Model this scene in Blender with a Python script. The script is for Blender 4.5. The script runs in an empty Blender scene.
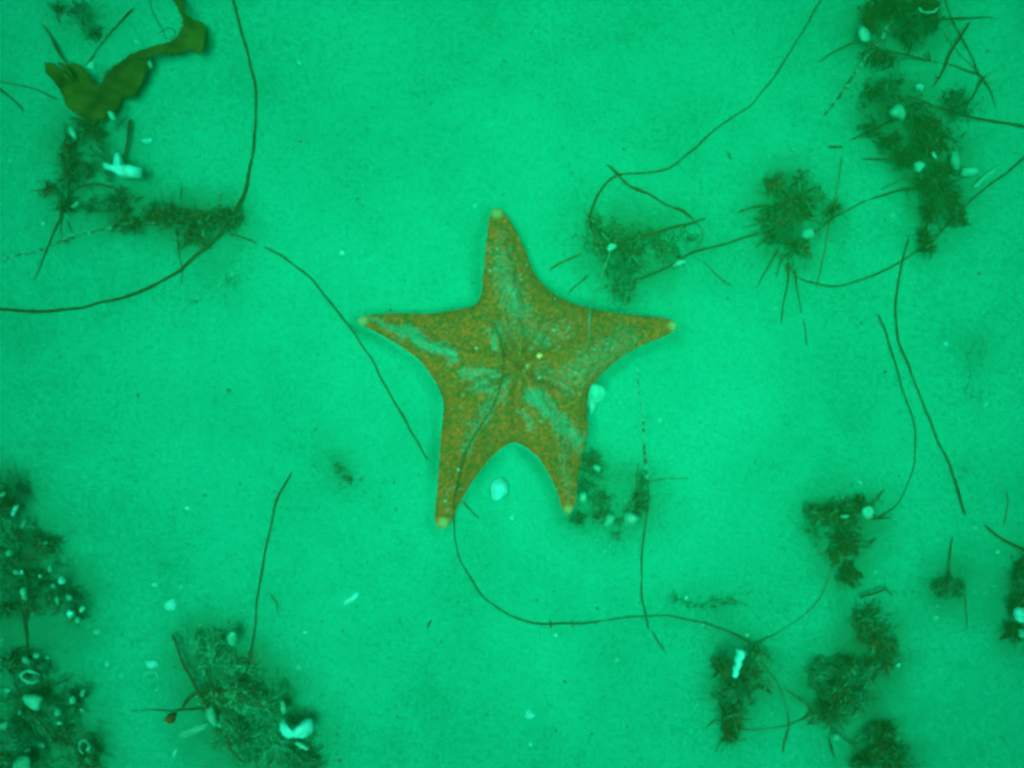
import bpy, math
import numpy as np
from mathutils import Vector
from mathutils.geometry import delaunay_2d_cdt

scene = bpy.context.scene
COL = scene.collection
RNG = np.random.default_rng(7)

# ------------------------------------------------------------------ camera, light, exposure
W, H_ = 1024, 768
S = 0.65 / 1024.0            # metres per pixel on the sea bed
D = 0.500                    # camera height above the sand
cam_d = bpy.data.cameras.new("camera")
cam = bpy.data.objects.new("camera", cam_d)
COL.objects.link(cam)
cam.location = (0, 0, D)
cam.rotation_euler = (0, 0, 0)
cam_d.sensor_width = 36.0
cam_d.lens = 18.0 / (0.325 / D)
cam_d.clip_start = 0.01
cam_d.clip_end = 500.0
cam_d.dof.use_dof = True
cam_d.dof.focus_distance = D - 0.012
cam_d.dof.aperture_fstop = 5.6
scene.camera = cam

SUN_EL, SUN_ROT = math.radians(79), math.radians(215)
world = bpy.data.worlds.new("World")
scene.world = world
world.use_nodes = True
wt = world.node_tree
sky = wt.nodes.new("ShaderNodeTexSky")
sky.sky_type = 'NISHITA'
sky.sun_disc = False
sky.sun_elevation = SUN_EL
sky.sun_rotation = SUN_ROT
wt.links.new(sky.outputs[0], wt.nodes["Background"].inputs[0])
wt.nodes["Background"].inputs[1].default_value = 0.10

sun_d = bpy.data.lights.new("sun", 'SUN')
sun_d.energy = 3.0
sun_d.angle = math.radians(45)
sun_d.color = (1.0, 0.97, 0.92)
sun = bpy.data.objects.new("sun", sun_d)
COL.objects.link(sun)
sd = Vector((math.sin(SUN_ROT) * math.cos(SUN_EL), math.cos(SUN_ROT) * math.cos(SUN_EL), math.sin(SUN_EL)))
sun.rotation_euler = sd.to_track_quat('Z', 'Y').to_euler()
sun.location = sd * 20

scene.view_settings.view_transform = 'Standard'
scene.view_settings.look = 'None'
scene.view_settings.gamma = 1.0
scene.view_settings.use_curve_mapping = False
scene.view_settings.exposure = 5.33
scene.render.engine = 'CYCLES'
scene.cycles.use_denoising = True
scene.cycles.volume_bounces = 1
scene.cycles.max_bounces = 5
scene.cycles.diffuse_bounces = 2
scene.cycles.filter_width = 3.1

# ------------------------------------------------------------------ helpers
def catmull(pts, step=2.0, closed=False):
    p = np.array(pts, float)
    n = len(p)
    out = []
    rng = range(n if closed else n - 1)
    for i in rng:
        if closed:
            a, b, c, d = p[(i - 1) % n], p[i], p[(i + 1) % n], p[(i + 2) % n]
        else:
            b, c = p[i], p[i + 1]
            a = p[i - 1] if i > 0 else 2 * b - c
            d = p[i + 2] if i + 2 < n else 2 * c - b
        m = max(2, int(np.linalg.norm((c - b)[:2]) / step))
        for k in range(m):
            t = k / m
            out.append(0.5 * ((2 * b) + (c - a) * t + (2 * a - 5 * b + 4 * c - d) * t * t + (3 * b - a - 3 * c + d) * t ** 3))
    if not closed:
        out.append(p[-1])
    return np.array(out)


def lattice(seed, n=64):
    return np.random.default_rng(seed).random((n, n))


_LAT = {k: lattice(100 + k) for k in range(8)}


def vnoise(x, y, freq, k):
    """smooth value noise in 0..1 over world x, y (metres)"""
    L = _LAT[k]
    n = L.shape[0]
    u, v = np.asarray(x, float) * freq + 1000.37, np.asarray(y, float) * freq + 1000.81
    i, j = np.floor(u).astype(int), np.floor(v).astype(int)
    fu, fv = u - i, v - j
    fu, fv = fu * fu * (3 - 2 * fu), fv * fv * (3 - 2 * fv)
    a, b = L[i % n, j % n], L[(i + 1) % n, j % n]
    c, d = L[i % n, (j + 1) % n], L[(i + 1) % n, (j + 1) % n]
    return (a * (1 - fu) + b * fu) * (1 - fv) + (c * (1 - fu) + d * fu) * fv


def sand_z(x, y):
    return (0.014 * (vnoise(x, y, 3.5, 0) - 0.5) + 0.0085 * (vnoise(x, y, 17, 1) - 0.5)
            + 0.0026 * (vnoise(x, y, 62, 2) - 0.5) + 0.0014 * (vnoise(x, y, 170, 3) - 0.5))


def w2(px, py, z=0.0):
    """picture position on a level z -> world x, y"""
    f = S * (D - np.asarray(z, float)) / D
    return (np.asarray(px, float) - 512) * f, (384 - np.asarray(py, float)) * f


def link(name, mesh, mat, parent=None):
    o = bpy.data.objects.new(name, mesh)
    COL.objects.link(o)
    if mat is not None:
        mesh.materials.append(mat)
    if parent is not None:
        o.parent = parent
        o.matrix_parent_inverse = parent.matrix_world.inverted()
    return o


def mesh_np(name, v, f, smooth=True):
    me = bpy.data.meshes.new(name)
    me.from_pydata([tuple(a) for a in np.asarray(v, float).tolist()], [], [tuple(a) for a in (f.tolist() if hasattr(f, 'tolist') else f)])
    if smooth:
        me.polygons.foreach_set("use_smooth", [True] * len(me.polygons))
    me.update()
    return me


def tag(o, label, cat, group=None):
    o["label"] = label
    o["category"] = cat
    if group:
        o["group"] = group
    return o


def color_attr(me, name, cols):
    a = me.color_attributes.new(name, 'FLOAT_COLOR', 'POINT')
    c = np.ones((len(me.vertices), 4), np.float32)
    c[:, :3] = cols
    a.data.foreach_set("color", c.ravel())


# ------------------------------------------------------------------ materials
def new_mat(name):
    m = bpy.data.materials.new(name)
    m.use_nodes = True
    nt = m.node_tree
    b = nt.nodes["Principled BSDF"]
    return m, nt, b


def node(nt, kind, **kw):
    n = nt.nodes.new(kind)
    for k, v in kw.items():
        if k in n.inputs:
            n.inputs[k].default_value = v
        else:
            setattr(n, k, v)
    return n


def ramp(nt, fac, stops):
    r = nt.nodes.new("ShaderNodeValToRGB")
    el = r.color_ramp.elements
    while len(el) < len(stops):
        el.new(0.5)
    for e, (p, c) in zip(el, stops):
        e.position = p
        e.color = (*c, 1)
    nt.links.new(fac, r.inputs[0])
    return r.outputs[0]


def mix(nt, fac, a, b, mode='MIX'):
    m = nt.nodes.new("ShaderNodeMix")
    m.data_type = 'RGBA'
    m.blend_type = mode
    for i, s in ((0, fac), (6, a), (7, b)):
        if hasattr(s, 'is_linked'):
            nt.links.new(s, m.inputs[i])
        elif i == 0:
            m.inputs[i].default_value = s
        else:
            m.inputs[i].default_value = (*s, 1)
    return m.outputs[2]


def coords(nt):
    return nt.nodes.new("ShaderNodeTexCoord").outputs["Object"]


def noise(nt, co, scale, detail=3.0, rough=0.55):
    n = node(nt, "ShaderNodeTexNoise", Scale=scale, Detail=detail, Roughness=rough)
    nt.links.new(co, n.inputs["Vector"])
    return n.outputs[0]


SAND = (0.006, 0.47, 0.31)
SAND_D = (0.005, 0.375, 0.235)
SAND_L = (0.009, 0.525, 0.355)


def mat_sand():
    m, nt, b = new_mat("silty_sand")
    co = coords(nt)
    broad = noise(nt, co, 11.0, 7.0, 0.66)
    fine = noise(nt, co, 320.0, 3.0, 0.6)
    grain = noise(nt, co, 1150.0, 2.0, 0.7)
    c1 = ramp(nt, broad, [(0.28, SAND_D), (0.50, SAND), (0.72, SAND_L)])
    c2 = ramp(nt, fine, [(0.25, (0.80, 0.80, 0.78)), (0.5, (1, 1, 1)), (0.8, (1.1, 1.08, 1.1))])
    c3 = ramp(nt, grain, [(0.25, (0.60, 0.62, 0.60)), (0.5, (1, 1, 1)), (0.75, (1.5, 1.35, 1.42))])
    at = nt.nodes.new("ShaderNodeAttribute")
    at.attribute_name = "silt_shade"
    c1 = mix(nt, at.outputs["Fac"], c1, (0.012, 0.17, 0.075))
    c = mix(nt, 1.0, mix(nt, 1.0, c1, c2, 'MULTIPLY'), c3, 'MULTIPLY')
    nt.links.new(c, b.inputs["Base Color"])
    b.inputs["Roughness"].default_value = 0.95
    b.inputs["Specular IOR Level"].default_value = 0.0
    bp = node(nt, "ShaderNodeBump", Strength=0.5, Distance=0.0012)
    nt.links.new(mix(nt, 0.5, fine, grain), bp.inputs["Height"])
    nt.links.new(bp.outputs[0], b.inputs["Normal"])
    return m


def mat_star():
    m, nt, b = new_mat("granular_star_skin")
    co = coords(nt)
    at = nt.nodes.new("ShaderNodeAttribute")
    at.attribute_name = "mask"
    sep = nt.nodes.new("ShaderNodeSeparateColor")
    nt.links.new(at.outputs["Color"], sep.inputs[0])
    vor = node(nt, "ShaderNodeTexVoronoi", Scale=700.0)
    nt.links.new(co, vor.inputs["Vector"])
    n1 = noise(nt, co, 440.0, 2.0, 0.85)
    n2 = noise(nt, co, 70.0, 4.0, 0.6)
    base = ramp(nt, n1, [(0.34, (0.02, 0.125, 0.020)), (0.44, (0.08, 0.135, 0.016)), (0.55, (0.36, 0.100, 0.010)), (0.68, (0.62, 0.24, 0.024))])
    shade = ramp(nt, vor.outputs["Distance"], [(0.0, (1.12, 1.12, 1.12)), (0.6, (0.75, 0.75, 0.75)), (1.0, (0.55, 0.55, 0.55))])
    base = mix(nt, 1.0, base, shade, 'MULTIPLY')
    sepv = nt.nodes.new("ShaderNodeSeparateColor")
    nt.links.new(vor.outputs["Color"], sepv.inputs[0])
    gran = ramp(nt, sepv.outputs[0], [(0.0, (0.015, 0.10, 0.018)), (0.34, (0.03, 0.13, 0.020)), (0.50, (0.20, 0.12, 0.012)), (0.66, (0.56, 0.075, 0.007)), (0.88, (0.78, 0.10, 0.010)), (1.0, (0.78, 0.24, 0.02))])
    base = mix(nt, 0.62, base, gran)
    olive = mix(nt, n2, (0.05, 0.15, 0.018), (0.34, 0.12, 0.010))
    base = mix(nt, 0.12, base, olive)
    # sand dusted on the skin: the mask from the mesh, broken up by noise
    add = nt.nodes.new("ShaderNodeMath")
    add.operation = 'MULTIPLY_ADD'
    nt.links.new(n1, add.inputs[0])
    add.inputs[1].default_value = 2.0
    nt.links.new(sep.outputs[0], add.inputs[2])
    fac = nt.nodes.new("ShaderNodeMapRange")
    nt.links.new(add.outputs[0], fac.inputs[0])
    fac.inputs[1].default_value = 1.25
    fac.inputs[2].default_value = 2.05
    base = mix(nt, fac.outputs[0], base, (0.02, 0.42, 0.26))
    base = mix(nt, sep.outputs[1], base, (0.30, 0.60, 0.24))
    nt.links.new(base, b.inputs["Base Color"])
    b.inputs["Roughness"].default_value = 0.75
    b.inputs["Specular IOR Level"].default_value = 0.1
    bp = node(nt, "ShaderNodeBump", Strength=0.9, Distance=0.0011)
    bp.invert = True
    nt.links.new(vor.outputs["Distance"], bp.inputs["Height"])
    nt.links.new(bp.outputs[0], b.inputs["Normal"])
    return m


def mat_plant(name, dark, light, scale=160.0, transl=0.15, rough=0.6, attr=False, stops=(.3, .7)):
    m, nt, b = new_mat(name)
    co = coords(nt)
    n = noise(nt, co, scale, 4.0, 0.65)
    c = ramp(nt, n, [(stops[0], dark), (stops[1], light)])
    if attr:
        at = nt.nodes.new("ShaderNodeAttribute")
        at.attribute_name = "tint"
        c = mix(nt, 1.0, c, at.outputs["Color"], 'MULTIPLY')
    nt.links.new(c, b.inputs["Base Color"])
    b.inputs["Roughness"].default_value = rough
    b.inputs["Specular IOR Level"].default_value = 0.15
    if transl:
        out = nt.nodes["Material Output"]
        t = nt.nodes.new("ShaderNodeBsdfTranslucent")
        nt.links.new(c, t.inputs[0])
        ms = nt.nodes.new("ShaderNodeMixShader")
        ms.inputs[0].default_value = transl
        nt.links.new(b.outputs[0], ms.inputs[1])
        nt.links.new(t.outputs[0], ms.inputs[2])
        nt.links.new(ms.outputs[0], out.inputs["Surface"])
    return m


def mat_shell(name, a, c_, scale=300.0, rough=0.45):
    m, nt, b = new_mat(name)
    co = coords(nt)
    n = noise(nt, co, scale, 4.0, 0.6)
    nt.links.new(ramp(nt, n, [(0.32, a), (0.62, c_)]), b.inputs["Base Color"])
    b.inputs["Roughness"].default_value = rough
    b.inputs["Specular IOR Level"].default_value = 0.3
    bp = node(nt, "ShaderNodeBump", Strength=0.3, Distance=0.0005)
    nt.links.new(n, bp.inputs["Height"])
    nt.links.new(bp.outputs[0], b.inputs["Normal"])
    return m


M_SAND = mat_sand()
M_STAR = mat_star()
M_BLADE = mat_plant("olive_blade", (0.020, 0.048, 0.008), (0.060, 0.085, 0.014), 90)
M_STEM = mat_plant("brown_stem", (0.022, 0.045, 0.009), (0.070, 0.070, 0.014), 300)
M_THIN = mat_plant("thin_olive_thread", (0.03, 0.11, 0.03), (0.09, 0.16, 0.04))
M_PALE = mat_plant("pale_thread", (0.02, 0.34, 0.18), (0.06, 0.55, 0.38), 420)
M_FROSTED = mat_plant("encrusted_stem", (0.035, 0.08, 0.02), (0.06, 0.62, 0.48), 380, stops=(.44, .58))
M_TUFT = mat_plant("seaweed_tuft", (0.55, 0.55, 0.55), (1.0, 1.0, 1.0), 200, 0.15, 0.8, True)
M_KELP = mat_plant("kelp_blade", (0.050, 0.085, 0.006), (0.075, 0.165, 0.012), 42, 0.35, 0.5, stops=(.40, .60))
M_WHITE = mat_shell("white_shell", (0.03, 0.62, 0.46), (0.06, 0.95, 0.92))
M_DULL = mat_shell("dull_shell", (0.012, 0.44, 0.28), (0.03, 0.70, 0.54))
M_FAINT = mat_shell("silted_shell", (0.008, 0.38, 0.23), (0.015, 0.52, 0.36))
M_YELLOW = mat_shell("pale_yellow_plate", (0.5, 0.5, 0.15), (0.7, 0.62, 0.2), 900)

# ------------------------------------------------------------------ sea bed
def axis(half, step):
    a = [0.0]
    d = step
    while a[-1] < 60.0:
        if a[-1] > half:
            d *= 1.22
        a.append(a[-1] + d)
    a = np.array(a)
    return np.concatenate([-a[:0:-1], a])


ax, ay = axis(0.40, 0.0026), axis(0.31, 0.0026)
gx, gy = np.meshgrid(ax, ay)
gz = sand_z(gx, gy)
nx, ny = len(ax), len(ay)
verts = np.stack([gx, gy, gz], -1).reshape(-1, 3)
ii = (np.arange(ny - 1)[:, None] * nx + np.arange(nx - 1)[None, :]).ravel()
faces = np.stack([ii, ii + 1, ii + 1 + nx, ii + nx], 1)
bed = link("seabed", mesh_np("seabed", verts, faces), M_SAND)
bed["kind"] = "structure"

# ------------------------------------------------------------------ sea star
STAR = [(491, 213), (496, 209), (502, 211), (507, 217), (516, 232), (526, 253), (533, 271), (542, 284), (558, 296), (579, 306),
        (607, 312), (639, 316), (663, 319), (673, 322), (676, 326), (673, 331), (660, 338), (642, 345), (621, 357), (600, 375),
        (589, 390), (586, 408), (587, 434), (582, 456), (577, 478), (575, 497), (572, 510), (567, 513), (562, 508), (557, 491),
        (548, 472), (538, 457), (528, 448), (516, 442), (505, 445), (494, 454), (480, 470), (469, 486), (461, 500), (455, 511),
        (450, 523), (443, 527), (437, 523), (436, 512), (438, 491), (440, 464), (442, 437), (444, 415), (444, 402), (442, 394),
        (435, 380), (423, 363), (407, 350), (389, 339), (373, 330), (362, 325), (359, 321), (364, 317), (377, 315), (400, 314),
        (431, 314), (456, 311), (473, 307), (481, 298), (483, 281), (485, 260), (487, 239), (489, 222)]
out = catmull(STAR, 2.2, True)
GX0, GY0, GN = 350, 200, 336


def inside(poly, x, y):
    r = np.zeros(x.shape, bool)
    n = len(poly)
    for k in range(n):
        x1, y1 = poly[k]
        x2, y2 = poly[(k + 1) % n]
        c = ((y1 > y) != (y2 > y))
        with np.errstate(divide='ignore', invalid='ignore'):
            r ^= c & (x < (x2 - x1) * (y - y1) / (y2 - y1) + x1)
    return r


gi, gj = np.meshgrid(np.arange(GX0, GX0 + GN), np.arange(GY0, GY0 + GN))
star_in = inside(out, gi.astype(float), gj.astype(float))
# inflate the outline: solve laplace(u) = -1 inside; coarse grid first, then fine
def poisson(mask, u, it):
    for _ in range(it):
        u = 0.25 * (np.roll(u, 1, 0) + np.roll(u, -1, 0) + np.roll(u, 1, 1) + np.roll(u, -1, 1) + 1.0) * mask
    return u


u4 = poisson(star_in[::4, ::4], np.zeros((GN // 4, GN // 4)), 900)
u = np.kron(u4 * 16, np.ones((4, 4)))[:GN, :GN] * star_in
u = poisson(star_in, u, 400)
STAR_H = np.sqrt(np.maximum(u, 0)) * S * 0.78
STAR_H = STAR_H / (1 + STAR_H / 0.060)


TIPS = [(497, 212), (673, 326), (567, 510), (444, 522), (362, 321)]
NOTCH = [(484, 300), (562, 299), (587, 398), (514, 443), (444, 400)]
STAR_C = (520, 366)
MIDS = [(511, 290), (592, 345), (555, 430), (478, 430), (440, 350)]


def axis_dist(x, y, pts):
    d = np.full(np.shape(x), 1e9)
    for (x1, y1), (x2, y2) in zip(pts[:-1], pts[1:]):
        vx, vy = x2 - x1, y2 - y1
        t = np.clip(((x - x1) * vx + (y - y1) * vy) / (vx * vx + vy * vy), 0, 1)
        d = np.minimum(d, np.hypot(x - x1 - t * vx, y - y1 - t * vy))
    return d


rel = np.zeros((GN, GN))
for k in range(5):
    rel += 0.0040 * np.exp(-(axis_dist(gi, gj, [STAR_C, MIDS[k], TIPS[k]]) / 8.0) ** 2)
    m_ = (STAR_C[0] * .25 + NOTCH[k][0] * .75, STAR_C[1] * .25 + NOTCH[k][1] * .75)
    rel -= 0.0042 * np.exp(-(axis_dist(gi, gj, [STAR_C, m_]) / 5.0) ** 2)
rel -= 0.0050 * np.exp(-((gi - 520) ** 2 + (gj - 366) ** 2) / 120.0)
rel *= np.clip(STAR_H / 0.010, 0, 1)
STAR_H = np.maximum(STAR_H ** 1.05 * 0.022 ** -.05 + 1.25 * rel, np.where(star_in, 0.0008, 0))


def star_h(px, py):
    a = np.clip(np.asarray(px, float) - GX0, 0, GN - 2)
    b = np.clip(np.asarray(py, float) - GY0, 0, GN - 2)
    i, j = np.floor(a).astype(int), np.floor(b).astype(int)
    fa, fb = a - i, b - j
    h = STAR_H
    return (h[j, i] * (1 - fa) + h[j, i + 1] * fa) * (1 - fb) + (h[j + 1, i] * (1 - fa) + h[j + 1, i + 1] * fa) * fb


def surf_z(px, py):
    x, y = w2(px, py)
    h = star_h(px, py)
    return sand_z(x, y) + h + np.where(h > 0.0015, 0.0019, 0.0)


gp = np.arange(0, GN, 1.6)
sx, sy = np.meshgrid(gp + GX0, gp + GY0)
sx = sx + RNG.uniform(-.3, .3, sx.shape)
sy = sy + RNG.uniform(-.3, .3, sy.shape)
erode = star_in.copy()
for _ in range(2):
    erode &= np.roll(erode, 1, 0) & np.roll(erode, -1, 0) & np.roll(erode, 1, 1) & np.roll(erode, -1, 1)
ok = erode[np.clip((sy - GY0).round().astype(int), 0, GN - 1), np.clip((sx - GX0).round().astype(int), 0, GN - 1)]
ptsi = np.stack([sx[ok], sy[ok]], 1)
allp = np.concatenate([out, ptsi])
nb = len(out)
r = delaunay_2d_cdt([Vector(p) for p in allp], [], [list(range(nb))], 1, 1e-5)
vv = np.array([tuple(a) for a in r[0]])
ff = [tuple(f) for f in r[2]]
th = star_h(vv[:, 0], vv[:, 1])
th = np.maximum(th, 0.0042)
base_z = 0.002
X, Y = w2(vv[:, 0], vv[:, 1], th)
sz = sand_z(X, Y)
bumps = 0.0009 * (vnoise(X, Y, 260, 4) - 0.5) + 0.0022 * (vnoise(X, Y, 60, 5) - 0.5) * np.clip(th / 0.01, 0, 1)
top = np.stack([X, Y, sz + th + bumps], 1)
# rim carried down into the sand
from collections import Counter
ec = Counter()
for f in ff:
    for k in range(len(f)):
        ec[(f[k], f[(k + 1) % len(f)])] += 1
bedges = [e for e in ec if (e[1], e[0]) not in ec]
bset = sorted({a for e in bedges for a in e})
bmap = {a: len(vv) + k for k, a in enumerate(bset)}
gyy, gxx = np.gradient(STAR_H)
low = []
for a in bset:
    ix, iy = int(np.clip(round(vv[a, 0]) - GX0, 2, GN - 3)), int(np.clip(round(vv[a, 1]) - GY0, 2, GN - 3))
    dx_, dy_ = gxx[iy - 2:iy + 3, ix - 2:ix + 3].sum(), gyy[iy - 2:iy + 3, ix - 2:ix + 3].sum()
    ln = math.hypot(dx_, dy_) + 1e-9
    lx_, ly_ = w2(vv[a, 0] + 3.2 * dx_ / ln, vv[a, 1] + 3.2 * dy_ / ln)
    low.append((float(lx_), float(ly_), sz[a] - 0.009))
low = np.array(low)
sverts = np.concatenate([top, low])
e0 = np.array([top[f[1]] - top[f[0]] for f in ff[:1]])[0]
e1 = np.array([top[f[2]] - top[f[0]] for f in ff[:1]])[0]
flip = np.cross(e0, e1)[2] < 0
sf = [tuple(reversed(f)) if flip else f for f in ff]
sf += [(b, a, bmap[a], bmap[b]) if not flip else (a, b, bmap[b], bmap[a]) for a, b in bedges]


def stroke(px, py, pts, r):
    d = np.full(px.shape, 1e9)
    for (x1, y1), (x2, y2) in zip(pts[:-1], pts[1:]):
        vx, vy = x2 - x1, y2 - y1
        t = np.clip(((px - x1) * vx + (py - y1) * vy) / (vx * vx + vy * vy), 0, 1)
        d = np.minimum(d, np.hypot(px - x1 - t * vx, py - y1 - t * vy))
    return 1 / (1 + (d / r) ** 3)


px_, py_ = vv[:, 0], vv[:, 1]
tx_, ty_ = px_.copy(), py_.copy()
px_ = px_ + 9 * (vnoise(X, Y, 130, 2) - .5) + 6 * (vnoise(X, Y, 300, 3) - .5)
py_ = py_ + 9 * (vnoise(X, Y, 130, 5) - .5) + 6 * (vnoise(X, Y, 300, 6) - .5)
dust = np.zeros(len(vv))
for pts, rr, s in [([(372, 323), (395, 329)], 3.0, .75), ([(395, 329), (420, 340), (458, 360)], 6.0, .95), ([(428, 345), (452, 358)], 7, .9),
                   ([(468, 372), (500, 374)], 6.5, .75), ([(478, 387), (492, 388)], 6.5, .75),
                   ([(503, 262), (510, 290), (518, 315)], 13.0, .62), ([(500, 235), (503, 262)], 7.0, .4), ([(513, 290), (516, 305)], 5, .85),
                   ([(534, 395), (552, 412), (578, 442)], 8.5, .85), ([(523, 412), (528, 425)], 5, .6), ([(560, 440), (568, 490)], 7, .45),
                   ([(508, 378), (500, 395), (478, 425), (465, 450)], 6.0, .62), ([(495, 325), (499, 345)], 5, .7), ([(515, 330), (530, 338)], 7, .45),
                   ([(575, 375), (600, 355), (625, 340)], 18.0, .50), ([(545, 375), (570, 385)], 12, .45), ([(560, 380), (565, 392)], 6, .6),
                   ([(500, 330), (560, 330)], 16, .38), ([(455, 480), (447, 510)], 4, .35), ([(530, 345), (545, 338), (550, 345)], 5, .6)]:
    dust = np.maximum(dust, s * stroke(px_, py_, pts, rr))
px_, py_ = tx_, ty_
tips = np.zeros(len(vv))
for (cx, cy, rr) in [(497, 213, 8), (673, 326, 7), (444, 522, 8), (568, 509, 7), (363, 321, 8)]:
    tips = np.maximum(tips, np.clip(1.15 - np.hypot(px_ - cx, py_ - cy) / (rr * .9), 0, .8))
for (cx, cy, rr) in [(463, 395, 2.2), (527, 366, 2.5), (523, 371, 2.0), (541, 421, 1.8), (585, 357, 1.6), (514, 294, 2)]:
    tips = np.maximum(tips, np.clip(1.2 - np.hypot(px_ - cx, py_ - cy) / rr, 0, .6))
msk = np.zeros((len(sverts), 3))
msk[:len(vv), 0] = dust
msk[:len(vv), 1] = tips
star_me = mesh_np("sea_star_body", sverts, sf)
color_attr(star_me, "mask", msk)
cx0, cy0 = w2(522, 368)
star = bpy.data.objects.new("sea_star", None)
COL.objects.link(star)
star.location = (float(cx0), float(cy0), float(sand_z(cx0, cy0)))
bpy.context.view_layer.update()
tag(star, "five-armed orange and olive sea star with sand-dusted arms lying on the sand", "sea star")
link("body", star_me, M_STAR, star)


def dome(cx, cy, z, rx, ry, hgt, ang=0.0, nr=5, ns=14, seed=0, lump=0.1):
    g = np.random.default_rng(seed)
    ca, sa = math.cos(ang), math.sin(ang)
    v = [(cx, cy, z + hgt)]
    ph = g.uniform(0, 6.28, 3)
    for k in range(1, nr + 1):
        t = k / nr
        for s in range(ns):
            a = 2 * math.pi * s / ns
            w = 1 + lump * (math.sin(2 * a + ph[0]) + .6 * math.sin(3 * a + ph[1]) + .4 * math.sin(5 * a + ph[2]))
            lx, ly = rx * t * w * math.cos(a), ry * t * w * math.sin(a)
            v.append((cx + ca * lx - sa * ly, cy + sa * lx + ca * ly, z + hgt * math.sqrt(max(0, 1 - t * t))))
    f = [(0, 1 + s, 1 + (s + 1) % ns) for s in range(ns)]
    for k in range(nr - 1):
        for s in range(ns):
            a, b = 1 + k * ns + s, 1 + k * ns + (s + 1) % ns
            f.append((a, a + ns, b + ns, b))
    f.append(tuple(1 + (nr - 1) * ns + s for s in reversed(range(ns))))
    return np.array(v), f


mx, my = w2(539, 356, 0.02)
dv, df = dome(float(mx), float(my), float(surf_z(539, 356)) - 0.0004, 0.0022, 0.0020, 0.0014, seed=3)
mp = link("sieve_plate", mesh_np("sieve_plate", dv, df), M_YELLOW, star)
mp["label"] = "pale yellow sieve plate near the centre of the sea star"

# ------------------------------------------------------------------ strands, blades and stems
def tube_mesh(name, pts, r0, r1=None, flat=0.6, lift=0.0, sides=6, knots=0, seed=0, jitter=0.0, wander=0.0, ontop=True):
    """pts in picture pixels (x, y[, lift in mm]); r in pixels"""
    r1 = r0 if r1 is None else r1
    p3 = [(a[0], a[1], a[2] if len(a) > 2 else 0.0) for a in pts]
    c = catmull(p3, 4.0)
    n = len(c)
    g = np.random.default_rng(seed + 11)
    if wander or n > 8:
        wander = wander or .75
        t = np.linspace(0, 1, n)
        for k in range(1, 4):
            c[:, 0] += wander / k * np.sin(t * 6.3 * k * (n / 25) + g.uniform(0, 6)) * np.minimum(1, np.minimum(t, 1 - t) * 8)
            c[:, 1] += wander / k * np.sin(t * 6.3 * k * (n / 25) + g.uniform(0, 6)) * np.minimum(1, np.minimum(t, 1 - t) * 8)
    t = np.linspace(0, 1, n)
    rad = .80 * (r0 + (r1 - r0) * t) * (1 + max(jitter, .10) * g.normal(size=n)) * (.78 + .44 * vnoise(t * n * 4 * S, t * 0 + seed * .013, 45, 1))
    for _ in range(knots):
        rad += rad.mean() * 0.4 * np.exp(-((t - g.uniform(.05, .95)) * n / 1.2) ** 2)
    ends = np.minimum(np.arange(n), np.arange(n)[::-1])
    rad = np.maximum(rad, 0.25) * np.where(ends == 0, 0.45, 1.0)
    z = surf_z(c[:, 0], c[:, 1]) if ontop else sand_z(*w2(c[:, 0], c[:, 1]))
    zs = z.copy()
    for _ in range(3):
        zs = np.maximum(z, np.convolve(np.pad(zs, 1, mode='edge'), [.25, .5, .25], 'valid'))
    z = zs + rad * S * flat * (0.8 - 1.7 * np.clip(vnoise(c[:, 0] * S, c[:, 1] * S, 28, 3) - .62, 0, .38) * (star_h(c[:, 0], c[:, 1]) < .001)) + (c[:, 2] + lift) * 0.001
    x, y = w2(c[:, 0], c[:, 1], z)
    P = np.stack([x, y, z], 1)
    T = np.gradient(P, axis=0)
    T /= np.linalg.norm(T, axis=1)[:, None] + 1e-12
    N = np.cross(T, np.array([0, 0, 1.0]))
    N /= np.linalg.norm(N, axis=1)[:, None] + 1e-12
    B = np.cross(N, T)
    v = []
    for s in range(sides):
        a = 2 * math.pi * s / sides
        v.append(P + (N * math.cos(a) + B * math.sin(a) * flat) * (rad * S)[:, None])
    v = np.stack(v, 1).reshape(-1, 3)
    f = []
    for k in range(n - 1):
        for s in range(sides):
            a, b = k * sides + s, k * sides + (s + 1) % sides
            f.append((a, b, b + sides, a + sides))
    f.append(tuple(reversed(range(sides))))
    f.append(tuple((n - 1) * sides + s for s in range(sides)))
    return mesh_np(name, v, f)


_seed = [0]


def strand(name, label, cat, pts, r0, r1=None, mat=None, group=None, **kw):
    _seed[0] += 1
    o = link(name, tube_mesh(name, pts, r0, r1, seed=_seed[0], **kw), mat or M_BLADE)
    return tag(o, label, cat, group)


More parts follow.
